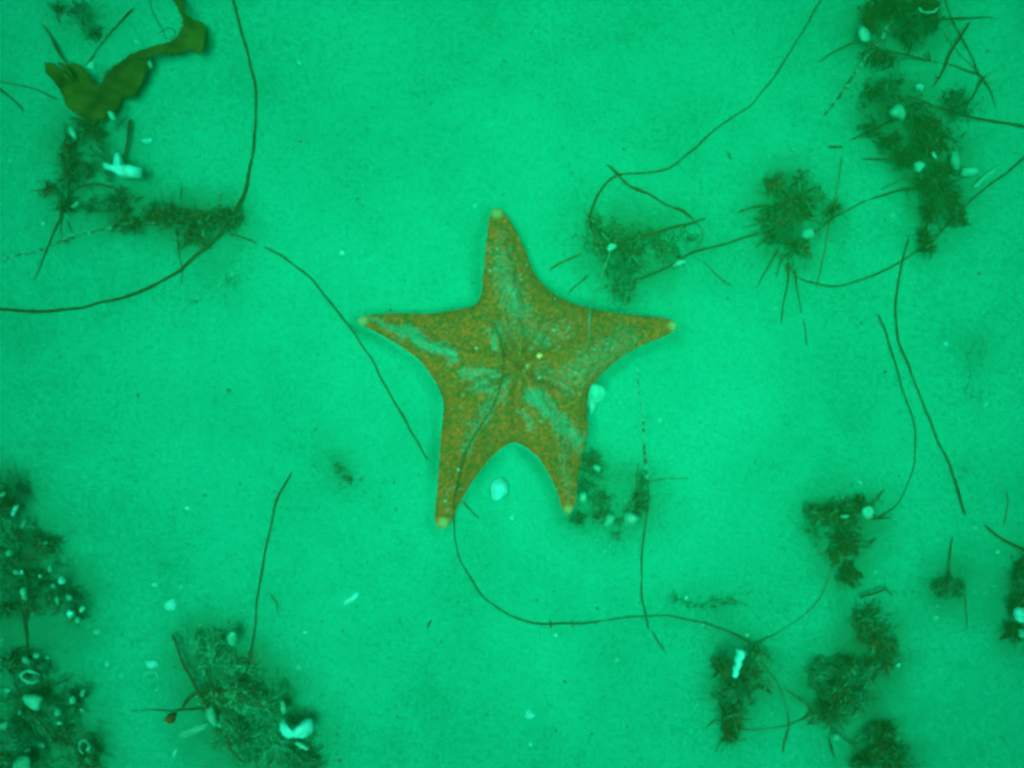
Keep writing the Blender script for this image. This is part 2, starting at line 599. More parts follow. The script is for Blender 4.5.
STR = [
    ("seagrass", "longest olive grass blade, sweeping in an arc around the kelp side and the matted debris", "grass blade",
     [(230, -12), (240, 25), (250, 62), (256, 110), (252, 160), (240, 200, 2), (224, 228, 4), (200, 253, 2), (165, 279), (130, 295), (95, 305), (45, 311), (-10, 309)], 1.5, 1.9, M_BLADE, {}),
    ("jointed_stalk", "thin jointed stem with pale nodes running out of the matted debris", "stem",
     [(-10, 263), (40, 249), (70, 239), (105, 229), (132, 226), (160, 222, 2)], 1.1, 1.3, M_FROSTED, dict(knots=7, jitter=.15, wander=.5)),
    ("seagrass", "short thin blade trailing down from the seaweed beneath the white bone-like shell", "grass blade",
     [(66, 196, 3), (58, 220, 1), (47, 248), (33, 283)], 1.3, 0.6, M_BLADE, {}),
    ("seagrass", "dark curved blade between the matted debris and the sea star's lower left arm", "grass blade",
     [(230, 233, 3), (252, 241), (285, 258), (318, 287), (350, 328), (375, 366), (400, 412), (428, 461)], 1.0, 1.2, M_BLADE, {}),
    ("seagrass", "dark nearly straight blade rising from the silted seaweed mound with curled white shell", "grass blade",
     [(292, 472), (278, 500), (267, 540), (260, 585), (255, 622), (247, 672, 2)], 1.3, 1.4, M_BLADE, {}),
    ("grass_strand", "long dark strand hooking over the netlike seaweed clump under a knotted stem", "grass strand",
     [(828, -10), (812, 14), (797, 41), (777, 73), (752, 103), (718, 128), (690, 152), (672, 166), (650, 173), (618, 176), (603, 187), (594, 204, 2), (589, 219, 3)], 0.9, 1.4, M_BLADE, {}),
    ("knotted_twig", "kinked brown stem with knots slanting across the hooked strand", "stem",
     [(607, 164), (618, 175, 2), (632, 187), (652, 195), (668, 205), (682, 211), (694, 220, 3)], 1.1, 1.3, M_STEM, dict(knots=5, jitter=.2, wander=.6)),
    ("stalk", "thick dark stem on top of the netlike seaweed clump, pointing away from star", "stem",
     [(640, 237, 6), (660, 231, 6), (682, 225, 5), (706, 218, 3)], 1.9, 1.1, M_STEM, dict(jitter=.1)),
    ("seagrass", "straight dark blade bridging the netlike clump and the bristly clump", "grass blade",
     [(636, 279, 4), (660, 272, 4), (678, 262, 3), (696, 251, 2), (722, 244, 1), (758, 234, 2)], 1.2, 1.4, M_BLADE, {}),
    ("thread", "small thin loop of thread at the tip of the thick dark stem", "thread",
     [(694, 222, 3), (702, 229, 2), (702, 240, 1), (694, 251, 3)], 0.7, 0.7, M_THIN, {}),
    ("grass_strand", "long fine strand lying over the sea star and curling away below it", "grass strand",
     [(494, 322), (500, 338), (504, 358), (502, 380), (494, 403), (481, 424), (469, 446), (460, 474), (454, 500), (453, 522), (458, 550), (472, 582), (492, 604), (520, 619), (550, 625),
      (585, 623), (625, 617), (668, 617), (700, 622), (728, 631), (752, 644, 3)], 0.95, 0.95, M_BLADE, {}),
    ("encrusted_strand", "upright strand dotted with pale growth beside the sea star's right side", "strand",
     [(637, 366), (640, 398), (643, 432), (646, 462, 1), (648, 490, 2)], 0.9, 1.1, M_FROSTED, dict(jitter=.3, knots=6)),
    ("grass_strand", "plain dark strand leading down from small sprig under the pale-dotted one", "grass strand",
     [(649, 488, 2), (646, 525), (641, 565), (641, 592), (645, 612, 1), (649, 630)], 0.9, 1.2, M_BLADE, {}),
    ("twig", "short dark twig past the end of the plain dark strand", "twig", [(652, 631), (658, 641), (665, 652)], 1.2, 1.0, M_STEM, {}),
    ("grass_strand", "fine strand arcing from the shell-topped tuft up to the shrubby tuft", "grass strand",
     [(752, 645, 3), (778, 633), (802, 617), (820, 596), (831, 570), (836, 556, 4)], 0.7, 0.8, M_THIN, {}),
    ("grass_strand", "fine strand sagging between the shell-topped tuft and the round tuft", "grass strand",
     [(737, 729, 1), (760, 730), (785, 726), (806, 718, 1), (826, 710, 4)], 0.9, 0.9, M_THIN, {}),
    ("grass_strand", "fine strand slanting off the shell-topped tuft through the round tuft", "grass strand",
     [(754, 650, 3), (772, 676), (790, 692), (812, 709, 8), (838, 733, 4), (862, 752, 4)], 0.9, 0.8, M_THIN, {}),
    ("speckled_thread", "faint broken-looking thread hanging down between shell-topped tuft and round tuft", "thread",
     [(778, 683), (785, 705), (788, 728, 1), (783, 752)], 0.8, 1.0, M_THIN, dict(jitter=.35)),
    ("grass_strand", "hair-thin strand crooked round to the shrubby tuft with the bead snail", "grass strand",
     [(878, 314), (890, 345), (902, 386), (912, 420), (916, 450), (911, 477), (897, 503), (880, 517, 2), (868, 520, 4)], 1.2, 0.7, M_BLADE, {}),
    ("grass_strand", "long dark bowed strand alone on clean sand beside the hair-thin crooked strand", "grass strand",
     [(909, 238), (900, 268), (896, 305), (899, 338), (914, 382), (932, 425), (950, 468), (965, 515)], 1.2, 1.6, M_BLADE, {}),
    ("grass_strand", "long strand dipping in a bow beneath the bristly clump, partly pale", "grass strand",
     [(790, 268, 3), (800, 279), (820, 285), (842, 285), (868, 277), (900, 262), (928, 245, 3), (948, 224, 3), (972, 199), (1000, 178), (1036, 148)], 0.9, 1.2, M_BLADE, {}),
    ("grass_strand", "curved strand joining the bristly clump to the long hanging tail of debris", "grass strand",
     [(800, 247, 4), (822, 228), (846, 210), (872, 198), (905, 190, 4), (920, 188, 4)], 0.9, 1.2, M_BLADE, {}),
    ("thread", "faint greenish thread beside the bristly clump, nearly buried in sand", "thread",
     [(842, 156), (837, 185), (830, 225), (823, 258), (816, 287)], 0.7, 0.8, M_THIN, {}),
    ("seagrass", "short thick dark blade sticking out of the fan-shaped debris", "grass blade",
     [(984, 525), (998, 537), (1012, 545), (1032, 553)], 1.4, 1.9, M_BLADE, {}),
    ("encrusted_stick", "long slanting stick flecked with white crust beside the oval shell", "stick",
     [(824, 116), (838, 98), (852, 80), (866, 58, 4), (880, 40, 6), (891, 18, 6), (902, -2, 5)], 1.3, 1.8, M_FROSTED, dict(jitter=.2, knots=6)),
    ("stalk", "long bent stem crossing two short sticks beyond the dark brushy clump", "stem",
     [(943, -8), (950, 14), (960, 34, 2), (970, 55), (980, 74, 2), (990, 90), (996, 108)], 1.2, 0.9, M_BLADE, {}),
    ("twig", "short level twig jutting from the dark brushy clump", "twig", [(938, 19, 3), (958, 18, 2), (994, 18)], 1.0, 0.9, M_STEM, {}),
    ("stick", "dark straight stick leaning across the long bent stem", "stick", [(970, 22, 2), (956, 46, 3), (943, 69), (933, 86)], 1.4, 1.6, M_STEM, {}),
    ("stick", "dark stick lying between the bent stem and the long level stalk", "stick", [(985, 76, 2), (975, 93, 1), (961, 116)], 1.5, 1.2, M_STEM, {}),
    ("stalk", "long nearly level stalk running from the leafy debris out past a pale chip", "stalk",
     [(905, 95, 6), (930, 104, 4), (958, 113, 1), (990, 121), (1034, 128)], 1.2, 1.7, M_STEM, dict(wander=.5)),
    ("twig", "thin crooked twig linking the dark brushy clump to the bent stem", "twig",
     [(885, 50, 6), (906, 55, 4), (928, 61), (955, 66), (982, 75, 1)], 1.2, 0.9, M_STEM, dict(wander=.6)),
    ("twig", "thin slanting twig below the short level twig", "twig", [(942, 30), (955, 47), (975, 70)], 0.8, 0.7, M_THIN, {}),
    ("seagrass", "bent blade tip reaching from beside the oval shell onto bare sand", "grass blade",
     [(817, 63), (828, 54), (842, 48), (856, 42, 3)], 0.8, 1.2, M_BLADE, {}),
    ("stick", "dark stubby stick standing by the white bone-like shell", "stick", [(131, 119, 3), (128, 140, 3), (124, 162, 2)], 2.0, 1.7, M_STEM, {}),
    ("stick", "thick dark stick lying bare on sand under the thin brown thread", "stick", [(-10, 83), (4, 92), (14, 100), (24, 111)], 1.6, 1.2, M_STEM, {}),
    ("thread", "thin brown thread leading over bare sand to the kelp's ragged end", "thread",
     [(-10, 82), (12, 84), (35, 89), (58, 99, 1)], 0.9, 1.1, M_THIN, {}),
    ("stick", "straight stick pointing away from the kelp towards the faint fuzz", "stick", [(134, 8), (120, 23), (108, 37), (97, 50), (86, 66, 2)], 1.5, 0.9, M_STEM, dict(jitter=.12)),
    ("stick", "short leaning stick with a dark tip against the kelp's ragged end", "stick", [(42, 24), (50, 36, 1), (58, 50, 2), (70, 68, 4)], 1.4, 1.0, M_STEM, dict(jitter=.25)),
    ("thread", "fine curled thread lying by the kelp's narrow ribbon", "thread",
     [(148, -6), (154, 12), (161, 29), (165, 38), (172, 38), (175, 31), (169, 27), (161, 32), (158, 36)], 0.7, 0.6, M_BLADE, {}),
    ("forked_twig", "straight twin-bladed twig hanging below the matted debris", "twig", [(176, 228, 2), (178, 248), (181, 268), (181, 286)], 1.5, 0.6, M_BLADE, {}),
    ("stalk", "stiff dark stem lying across the matted debris", "stem", [(158, 231, 4), (178, 222, 5), (198, 216, 5), (214, 211, 3)], 1.1, 0.9, M_STEM, {}),
    ("stalk", "stubby stem slanting from the matted debris onto the longest blade", "stem", [(186, 230, 4), (198, 240, 3), (212, 249, 2)], 1.2, 0.8, M_STEM, {}),
    ("stalk", "reddish bent stem below the white bone-like shell", "stem", [(72, 190, 6), (90, 185, 7), (112, 187, 7), (122, 194, 5)], 1.0, 1.2, M_STEM, {}),
    ("stalk", "dark wavy stem between the shell-littered bank and the lower bank", "stem", [(23, 612, 4), (26, 632, 1), (28, 650), (31, 664, 2)], 1.5, 1.0, M_STEM, dict(wander=.6)),
    ("twig", "short straight twig beside the triangular white shell", "twig", [(42, 689, 5), (58, 683, 3), (74, 675)], 1.2, 0.9, M_STEM, {}),
    ("root", "fine dark root curving under the triangular white shell", "root", [(13, 672, 5), (18, 690, 7), (30, 710, 7), (44, 727, 7), (54, 741, 6)], 1.1, 1.0, M_STEM, dict(wander=.5)),
    ("twig", "thin level twig with a reddish knob beside the silted seaweed mound", "twig",
     [(131, 711), (152, 710), (170, 710), (195, 709, 1), (226, 708, 4)], 1.0, 0.8, M_STEM, {}),
    ("rootlet", "crooked rootlet growing over the level twig into the silted mound", "root",
     [(180, 711, 2), (188, 700, 3), (200, 694, 3), (214, 689, 5), (222, 690, 6)], 1.3, 1.5, M_STEM, dict(wander=.8, jitter=.2)),
    ("bare_stalk", "long bare stem along the edge of the silted seaweed mound", "stem",
     [(172, 634, 5), (180, 655, 5), (190, 675, 5), (203, 700, 6), (216, 720, 6)], 1.6, 2.0, M_STEM, dict(wander=.6)),
    ("twig", "tiny dark twig on the sand beside the shaded side of top arm", "twig", [(549, 271), (562, 263), (582, 253, 2)], 1.3, 1.6, M_THIN, {}),
    ("twig", "thin twig sticking out of the netlike clump toward the star", "twig", [(568, 293), (577, 285), (589, 275, 3)], 0.7, 1.0, M_STEM, {}),
    ("twig", "short twig just off the tip of star's lower left arm", "twig", [(463, 502), (470, 510), (480, 519)], 1.1, 0.8, M_THIN, {}),
    ("twig", "hair-thin twig jutting level from the small sprig under the pale-dotted strand", "twig", [(642, 483, 1), (662, 480), (690, 478)], 0.8, 0.6, M_THIN, {}),
    ("twig", "short upright twig at the side of the pale-dotted strand", "twig", [(638, 462), (637, 475), (636, 492, 2)], 1.0, 0.9, M_THIN, {}),
    ("pale_thread", "pale threadlike tube running from the netlike clump onto the star's right arm", "thread",
     [(618, 238, 7), (610, 252, 5), (602, 274, 4), (596, 292, 2), (591, 308, 1), (589, 338)], 0.9, 1.0, M_PALE, dict(jitter=.25, wander=.5)),
    ("pale_tube", "straight pale tube lying beside the long bowed strand near white chips", "tube", [(974, 187, 1), (986, 176, 1), (1004, 163, 1)], 2.6, 2.1, M_DULL, dict(jitter=.06)),
    ("twig", "small faint twig past the end of the netlike clump", "twig", [(703, 262), (716, 274), (732, 286)], 0.8, 1.1, M_THIN, {}),
    ("twig", "dark twig bit lying alone near the leafy debris, level", "twig", [(828, 147), (836, 147), (843, 147)], 1.5, 1.3, M_STEM, {}),
    ("twig", "tiny dark upright bit on bare sand above the thick stem", "twig", [(728, 152), (731, 160)], 1.6, 1.2, M_THIN, {}),
    ("thread", "faint bent thread on bare sand above the short thick blade", "thread", [(1005, 490), (1008, 500), (1006, 515), (1003, 526)], 0.8, 0.8, M_THIN, {}),
    ("twig", "tiny forked dark bit beside the nearly straight blade", "twig", [(270, 594), (276, 602), (278, 616)], 1.1, 0.6, M_THIN, {}),
    ("twig", "tiny dark crumb of weed on open sand below the star", "twig", [(431, 620), (427, 628)], 1.6, 1.2, M_STEM, {}),
    ("weed_crumb", "dark crumb stuck on the curl of the strand below the star", "weed crumb", [(550, 620), (551, 628)], 1.8, 1.5, M_STEM, {}),
]
for (nm, lb, ct, pts, r0, r1, mt, kw) in STR:
    strand(nm, lb, ct, pts, r0, r1, mt, **kw)
kx, ky = w2(174, 715)
for k, (a, b, rr) in enumerate([(175, 714, 5.5)]):
    x, y = w2(a, b)
    v, f = dome(float(x), float(y), float(sand_z(x, y)) - .001, rr * S * 1.2, rr * S * .8, .006, seed=5, lump=.22, ns=18)
    tag(link("weed_nodule", mesh_np("weed_knob", v, f), mat_plant("reddish_weed", (0.12, 0.05, 0.02), (0.32, 0.14, 0.03), 400)), "small reddish knob of weed on the thin level twig", "weed knob")

# ------------------------------------------------------------------ seaweed clumps
OLIVE = np.array([0.030, 0.062, 0.013])
BROWN = np.array([0.095, 0.060, 0.010])
GREEN = np.array([0.018, 0.085, 0.028])
SILT = np.array([0.012, 0.28, 0.16])


def filaments(blobs, n, seed, length=(6, 18), rad=(0.35, 0.75), hgt=12.0, silt=0.15, brown=0.3, radial=0.5, bits=0.62, shade=1.0):
    """many curved hairs spread over elliptical blobs given in pixels: (cx, cy, rx, ry, weight)"""
    g = np.random.default_rng(seed)
    n = int(n * 1.85)
    rad = (rad[0] * .55, rad[1] * .70)
    brown = brown * .5
    B = np.array([b[:5] for b in blobs], float)
    wgt = B[:, 4] / B[:, 4].sum()
    k = g.choice(len(B), n, p=wgt)
    th = g.uniform(0, 2 * math.pi, n)
    rr = np.minimum(np.abs(g.normal(0, 0.52, n)) + 0.22 * g.exponential(1.0, n) * (g.random(n) < .35), 1.9)
    ca, sa = np.cos(th), np.sin(th)
    bx, by = B[k, 0] + ca * rr * B[k, 2], B[k, 1] + sa * rr * B[k, 3]
    # pull bases into sub-tufts so that the mass breaks into light and dark clots
    nt_ = max(4, n // 90)
    sub = g.integers(0, n, nt_)
    d2 = (bx[:, None] - bx[sub][None]) ** 2 + (by[:, None] - by[sub][None]) ** 2
    j = d2.argmin(1)
    pull = g.uniform(0.0, 0.5, n)
    bx = bx + (bx[sub][j] - bx) * pull
    by = by + (by[sub][j] - by) * pull
    wx, wy = w2(bx, by)
    dens = (vnoise(wx, wy, 105, 7) + .55 * vnoise(wx, wy, 260, 4)) / 1.55
    keep = g.random(n) < np.clip((dens + .19 * (1 - rr) - .41) / .26, .14, 1)
    k, th, rr, bx, by, j, wx, wy = (q[keep] for q in (k, th, rr, bx, by, j, wx, wy))
    n = len(bx)
    dirn = np.where(g.random(n) < radial, th + g.normal(0, 0.6, n), g.uniform(0, 2 * math.pi, n))
    L = g.uniform(length[0], length[1], n) * .85 * np.where(g.random(n) < 0.16, 2.0, 1.0)
    R = g.uniform(rad[0], rad[1], n)
    isbit = g.random(n) < bits
    L = np.where(isbit, L * 0.45, L * .8) * np.clip(1.35 - rr * .6, .3, 1)
    R = np.where(isbit, R * 1.75, R * .9)
    core = np.clip(1.05 - rr, 0.06, 1)
    z0 = g.random(n) ** 1.4 * hgt * core * 0.6
    rise = g.uniform(-0.1, 0.55, n) * np.minimum(L * S * 1000, hgt * core)
    curl = g.normal(0, 1.5, n) * np.where(isbit, .35, 1)
    m = 6
    t = np.linspace(0, 1, m)
    ang = dirn[:, None] + curl[:, None] * t[None] + np.cumsum(g.normal(0, 0.22, (n, m)), 1)
    step = L[:, None] / (m - 1)
    dx = np.cumsum(np.cos(ang) * step, 1) - np.cos(ang[:, :1]) * step
    dy = np.cumsum(np.sin(ang) * step, 1) - np.sin(ang[:, :1]) * step
    px, py = bx[:, None] + dx, by[:, None] + dy
    zz = (z0[:, None] + rise[:, None] * np.sin(t[None] * math.pi * g.uniform(.5, 1.0, (n, 1)))) * 0.001
    zs = sand_z(*w2(px, py)) + np.maximum(zz, 0.0) + 0.0004
    x, y = w2(px, py, zs)
    P = np.stack([x, y, zs], -1)
    T = np.gradient(P, axis=1)
    T /= np.linalg.norm(T, axis=2)[..., None] + 1e-12
    N = np.cross(T, np.array([0.0, 0, 1]))
    N /= np.linalg.norm(N, axis=2)[..., None] + 1e-9
    Bn = np.cross(N, T)
    taper = (R[:, None] * S) * np.array([0.9, 1.0, 1.0, 0.9, 0.7, 0.35])[None]
    rings = []
    for s in range(3):
        a = 2 * math.pi * s / 3 + 0.5
        rings.append(P + (N * math.cos(a) + Bn * math.sin(a) * 0.7) * taper[..., None])
    V = np.stack(rings, 2).reshape(-1, 3)
    base = (np.arange(n) * m * 3)[:, None, None, None] + (np.arange(m - 1) * 3)[None, :, None, None]
    s = np.arange(3)
    q = np.stack([s, (s + 1) % 3, (s + 1) % 3 + 3, s + 3], 1)[None, None]
    F = (base + q).reshape(-1, 4)
    u_ = g.random(n)
    col = np.where((u_ < brown)[:, None], BROWN, np.where((u_ < brown + 0.3)[:, None], GREEN, OLIVE))
    patch = np.clip((vnoise(wx, wy, 75, 6) - .45) * 2.2, 0, .55)
    col = np.where((g.random(n) < silt + patch)[:, None], SILT, col)
    col = col * g.uniform(0.5, 1.5, n)[:, None] * g.uniform(.7, 1.35, j.max() + 1)[j][:, None] * shade * 1.28
    C = np.repeat(col, m * 3, 0)
    me = mesh_np("filaments", V, F)
    color_attr(me, "tint", C)
    return me


SILT_SHADE_SPOTS = []


def clump(name, label, blobs, n, seed, stems=(), cat="seaweed", **kw):
    SILT_SHADE_SPOTS.extend((b, .45 if 'faint' in name or 'fuzz' in name else 1.0) for b in blobs)
    cx = np.average([b[0] for b in blobs])
    cy = np.average([b[1] for b in blobs])
    x, y = w2(cx, cy)
    e = bpy.data.objects.new(name, None)
    COL.objects.link(e)
    e.location = (float(x), float(y), float(sand_z(x, y)))
    bpy.context.view_layer.update()
    tag(e, label, cat)
    f = link("filaments", filaments(blobs, n, seed, **kw), M_TUFT, e)
    f["kind"] = "stuff"
    for k, st in enumerate(stems):
        link("stalk", tube_mesh("stalk", st[0], st[1], st[2] if len(st) > 2 else st[1] * .6, seed=seed + k, jitter=.12), M_STEM, e)
    return e


clump("seaweed_clump", "ragged seaweed clump under the kelp, around the white bone-like shell",
      [(92, 130, 30, 20, 1.2), (68, 165, 13, 38, 1.1), (100, 160, 26, 22, .5), (112, 203, 30, 14, 1.0), (66, 205, 14, 24, .6), (128, 224, 18, 12, .5), (48, 190, 12, 14, .15)], 1500, 21,
      [([(62, 198, 3), (61, 218), (62, 238)], 1.0), ([(70, 175, 5), (58, 182, 3), (48, 190)], .9)], hgt=13, silt=.22)
clump("debris_mat", "flat matted debris where the longest blade and a dark blade meet",
      [(165, 214, 28, 12, 1), (205, 222, 30, 14, 1.2), (226, 218, 16, 14, .9), (195, 238, 26, 8, .5)], 900, 22,
      [([(155, 208, 3), (180, 214, 4), (205, 210, 4), (218, 206, 2)], .9), ([(180, 200, 1), (182, 187, 1)], .8)], hgt=9, silt=.25, cat="debris")
clump("weed_fuzz", "faint fuzzy patch of weed above the kelp by the straight stick",
      [(80, 12, 26, 16, 1), (94, 32, 14, 10, .5), (58, 9, 8, 6, .3), (84, 22, 10, 8, .4)], 330, 23, hgt=4, silt=.35, length=(4, 12))
clump("netlike_clump", "netlike seaweed clump just off the star between its top and right arms",
      [(608, 240, 27, 28, 1.3), (622, 268, 24, 22, .9), (632, 255, 12, 20, 1.3), (664, 246, 34, 20, 1.7), (645, 250, 20, 20, .6), (625, 290, 14, 14, .4), (597, 222, 14, 12, .3)], 1500, 24,
      [([(636, 278, 4), (632, 290, 2), (627, 304)], 2.0, 1.6), ([(589, 216, 3), (592, 230, 5), (600, 246, 6)], 1.2), ([(612, 288, 2), (614, 302)], .8)], hgt=18, silt=.30, length=(6, 20))
clump("bristly_clump", "bristly seaweed clump with stiff stems radiating from it onto bare sand",
      [(790, 218, 30, 26, 1.3), (800, 200, 26, 20, 1.0), (775, 228, 22, 22, .7), (795, 250, 16, 18, .7), (775, 183, 10, 8, .25), (800, 178, 10, 10, .3), (835, 208, 6, 5, .12)], 1400, 25,
      [([(789, 262, 3), (786, 292), (781, 325)], 1.3), ([(795, 268, 3), (800, 305), (807, 346)], .8, .9), ([(779, 248, 4), (768, 268), (757, 287)], 1.0),
       ([(783, 252, 4), (776, 278)], .8), ([(738, 213), (752, 208, 2), (772, 206, 6)], .8, 1.4), ([(770, 236, 5), (755, 248)], .9), ([(768, 192, 4), (765, 172)], .8)], hgt=20, silt=.15, radial=.75, length=(7, 22))
clump("brushy_clump", "dark brushy seaweed clump behind the white-flecked stick and oval shell",
      [(915, 26, 26, 24, 1.7), (895, 8, 30, 14, .9), (872, 18, 18, 22, .6), (930, 10, 14, 16, .6), (880, 55, 24, 18, .5)], 1700, 26,
      [([(929, 52, 5), (930, 62)], 1.8, 1.4), ([(893, 58, 3), (893, 70)], 1.0)], hgt=24, silt=.06, brown=.45, shade=.62)
clump("leafy_debris", "leafy dark debris heap beside the long nearly level stalk",
      [(885, 90, 24, 14, 1.0), (900, 108, 26, 16, 1.1), (925, 125, 24, 20, 1.1), (930, 145, 22, 14, .9), (958, 105, 22, 18, .45), (890, 140, 22, 16, .4), (905, 158, 26, 8, .6), (868, 125, 14, 24, .2)], 1900, 27,
      [([(850, 140), (872, 130, 3), (897, 119, 6)], 1.0, 1.3), ([(862, 159), (885, 160, 3), (908, 157, 6)], .8, 1.2), ([(890, 172, 1), (905, 163, 4)], .8), ([(879, 190), (897, 182, 2), (910, 176, 4)], .7), ([(932, 165, 4), (948, 163, 3)], 1.2)],
      hgt=20, silt=.12, length=(6, 20), shade=.75)
clump("debris_tail", "long hanging tail of weed debris reaching down from the leafy heap",
      [(932, 182, 20, 16, 1.3), (940, 175, 24, 14, .8), (930, 205, 9, 20, .9), (925, 232, 6, 14, .5), (928, 250, 8, 10, .2), (960, 222, 12, 7, .3), (950, 200, 18, 18, .3)], 1000, 28, hgt=16, silt=.14, shade=.75)
clump("shrubby_tuft", "shrubby seaweed tuft carrying a pale round bead snail",
      [(845, 518, 26, 18, 1.2), (848, 545, 18, 24, 1.5), (832, 515, 22, 8, .7), (862, 505, 16, 10, .5), (850, 578, 12, 10, .5), (812, 512, 8, 6, .2), (815, 540, 8, 14, .12)], 1300, 29,
      [([(876, 502, 3), (884, 489)], 1.5), ([(870, 519, 5), (893, 518)], 1.3), ([(866, 548, 4), (876, 538)], 1.1), ([(855, 579, 2), (866, 577)], 1.4), ([(835, 514, 4), (815, 513)], 1.2)], hgt=20, silt=.12, brown=.4)
clump("drooping_tuft", "loose tuft between the shrubby one and the round one, topped by a bent wisp",
      [(875, 640, 18, 30, 1.3), (885, 648, 14, 18, .8), (865, 618, 18, 18, .6), (868, 672, 12, 14, .6), (888, 665, 10, 8, .4)], 1000, 30,
      [([(860, 598, 3), (874, 594, 4), (886, 589, 4), (893, 596, 1)], 2.0, 1.0)], hgt=13, silt=.22, brown=.2, shade=1.15)
clump("round_tuft", "round fluffy seaweed tuft with a fine strand sagging into it",
      [(838, 690, 30, 30, 1.6), (820, 672, 16, 14, .6), (848, 668, 14, 16, .6), (828, 712, 24, 16, .8), (858, 700, 16, 18, .5)], 1700, 31,
      [([(829, 738, 2), (834, 758)], 1.3, 1.0)], hgt=18, silt=.24, brown=.2, shade=1.2)
clump("low_tuft", "broad dark tuft touching the foot of the round fluffy tuft",
      [(880, 748, 22, 18, 1.2), (870, 735, 14, 12, .5), (895, 762, 22, 16, .9), (868, 765, 16, 14, .7), (885, 728, 12, 8, .3)], 1100, 32, hgt=15, silt=.22, brown=.2, shade=1.15)
clump("shelled_tuft", "upright shaggy tuft with a banded white snail shell on top",
      [(735, 690, 18, 22, 1.3), (748, 668, 18, 18, .8), (733, 715, 16, 16, .8), (760, 652, 12, 16, .7), (725, 665, 14, 12, .4), (730, 735, 8, 8, .3), (765, 685, 10, 10, .2)], 1400, 33,
      [([(758, 685, 3), (766, 690, 2), (772, 695)], 1.5), ([(718, 718, 2), (706, 728)], .9), ([(755, 644, 4), (745, 668, 7)], 1.4)], hgt=20, silt=.13, brown=.35)
clump("small_tuft", "small lone tuft with one stem above and one below it",
      [(948, 586, 15, 11, 1.2), (940, 588, 8, 8, .4), (960, 590, 10, 10, .3)], 480, 34,
      [([(951, 580, 4), (950, 558, 1), (953, 536)], 1.0, 1.1), ([(965, 594), (966, 612), (967, 627)], 1.0), ([(961, 630), (973, 626)], .6)], hgt=9, silt=.15, length=(4, 11), brown=.2)
clump("edge_debris", "fan-shaped dark debris bearing a white rounded shell piece and a stubby stem",
      [(1022, 580, 7, 26, .9), (1020, 605, 10, 16, 1.0), (1014, 630, 12, 10, .7), (1030, 600, 14, 40, 1.0)], 800, 35,
      [([(999, 640), (1008, 636, 1), (1018, 632, 3)], 1.7, 1.2)], hgt=12, silt=.15)
clump("littered_bank", "large dark bank of weed littered with small shell chips",
      [(12, 560, 40, 46, 1.6), (30, 590, 44, 34, 1.4), (4, 510, 24, 40, 1.3), (14, 490, 16, 22, .5), (62, 600, 26, 22, .7), (5, 605, 30, 18, .9), (45, 545, 26, 20, .35), (75, 612, 14, 14, .25), (-20, 560, 30, 70, 1.0)], 2800, 36,
      [([(26, 558, 4), (40, 560, 6), (52, 556, 3)], 1.2), ([(14, 530, 4), (24, 545, 6), (36, 560, 5)], 1.1)], hgt=15, silt=.36, brown=.25, shade=1.1)
clump("lower_bank", "broad weedy bank holding the triangular white shell",
      [(20, 740, 44, 36, 1.4), (60, 735, 38, 32, 1.2), (30, 700, 40, 20, .8), (90, 755, 26, 22, .8), (10, 660, 30, 12, .45), (35, 670, 30, 14, .35), (10, 765, 50, 22, 1.2), (70, 700, 22, 16, .3)], 3000, 37, hgt=14, silt=.42, brown=.18, shade=1.25)
clump("silted_mound", "large silted seaweed mound with a curled white shell on its side",
      [(215, 648, 30, 24, 1.0), (195, 640, 22, 14, .5), (235, 690, 34, 32, 1.6), (265, 705, 36, 34, 1.5), (280, 745, 44, 30, 1.6), (240, 735, 40, 34, 1.2), (300, 765, 34, 18, .9), (225, 668, 30, 26, .8), (210, 700, 14, 20, .4)], 3000, 38,
      [([(226, 735, 12), (232, 752, 12), (246, 764, 10)], 1.2), ([(205, 668, 7), (216, 690, 9), (222, 706, 8)], 1.3)], hgt=13, silt=.58, brown=.16, shade=1.6)
clump("arm_side_weed", "loose pale-flecked weed along the outer side of star's lower right arm",
      [(588, 462, 12, 14, .7), (585, 485, 12, 18, .8), (598, 500, 14, 14, .6), (578, 520, 8, 6, .35), (605, 515, 14, 10, .35), (595, 470, 10, 12, .3)], 620, 39,
      [([(603, 505, 2), (600, 517)], 1.0)], hgt=8, silt=.42, length=(4, 13), brown=.15)
clump("sprig", "small sprig at the foot of the pale-dotted strand",
      [(640, 488, 9, 18, .9), (632, 510, 16, 12, .6), (641, 505, 8, 12, .5), (620, 522, 14, 12, .25), (615, 540, 10, 10, .12)], 420, 40, hgt=8, silt=.35, length=(4, 12), brown=.15)
clump("faint_smudge", "faint patch of fine weed on open sand near the dark curved blade's end",
      [(344, 472, 13, 8, 1), (336, 465, 8, 5, .3), (350, 480, 8, 5, .3)], 75, 41, hgt=2, silt=.45, length=(3, 8), rad=(.3, .55))
clump("faint_mat", "thin faint mat of weed beside the fine curl above the shell-topped tuft",
      [(700, 607, 30, 9, 1), (740, 603, 24, 10, .6), (675, 600, 12, 10, .3), (715, 640, 18, 10, .2)], 170, 42, hgt=2, silt=.45, length=(3, 11), rad=(.3, .55))
clump("faint_crumbs", "faint crumbs of weed on sand below the end of the matted debris",
      [(226, 280, 14, 8, 1), (190, 300, 14, 10, .4)], 50, 43, hgt=2, silt=.5, length=(3, 7), rad=(.3, .55))
clump("faint_wisp", "faint wisp of weed on the bare sand past the bowed strand",
      [(968, 345, 10, 8, 1), (985, 340, 6, 5, .3), (965, 470, 6, 6, .3)], 45, 44, hgt=2, silt=.45, length=(3, 8), rad=(.3, .55))

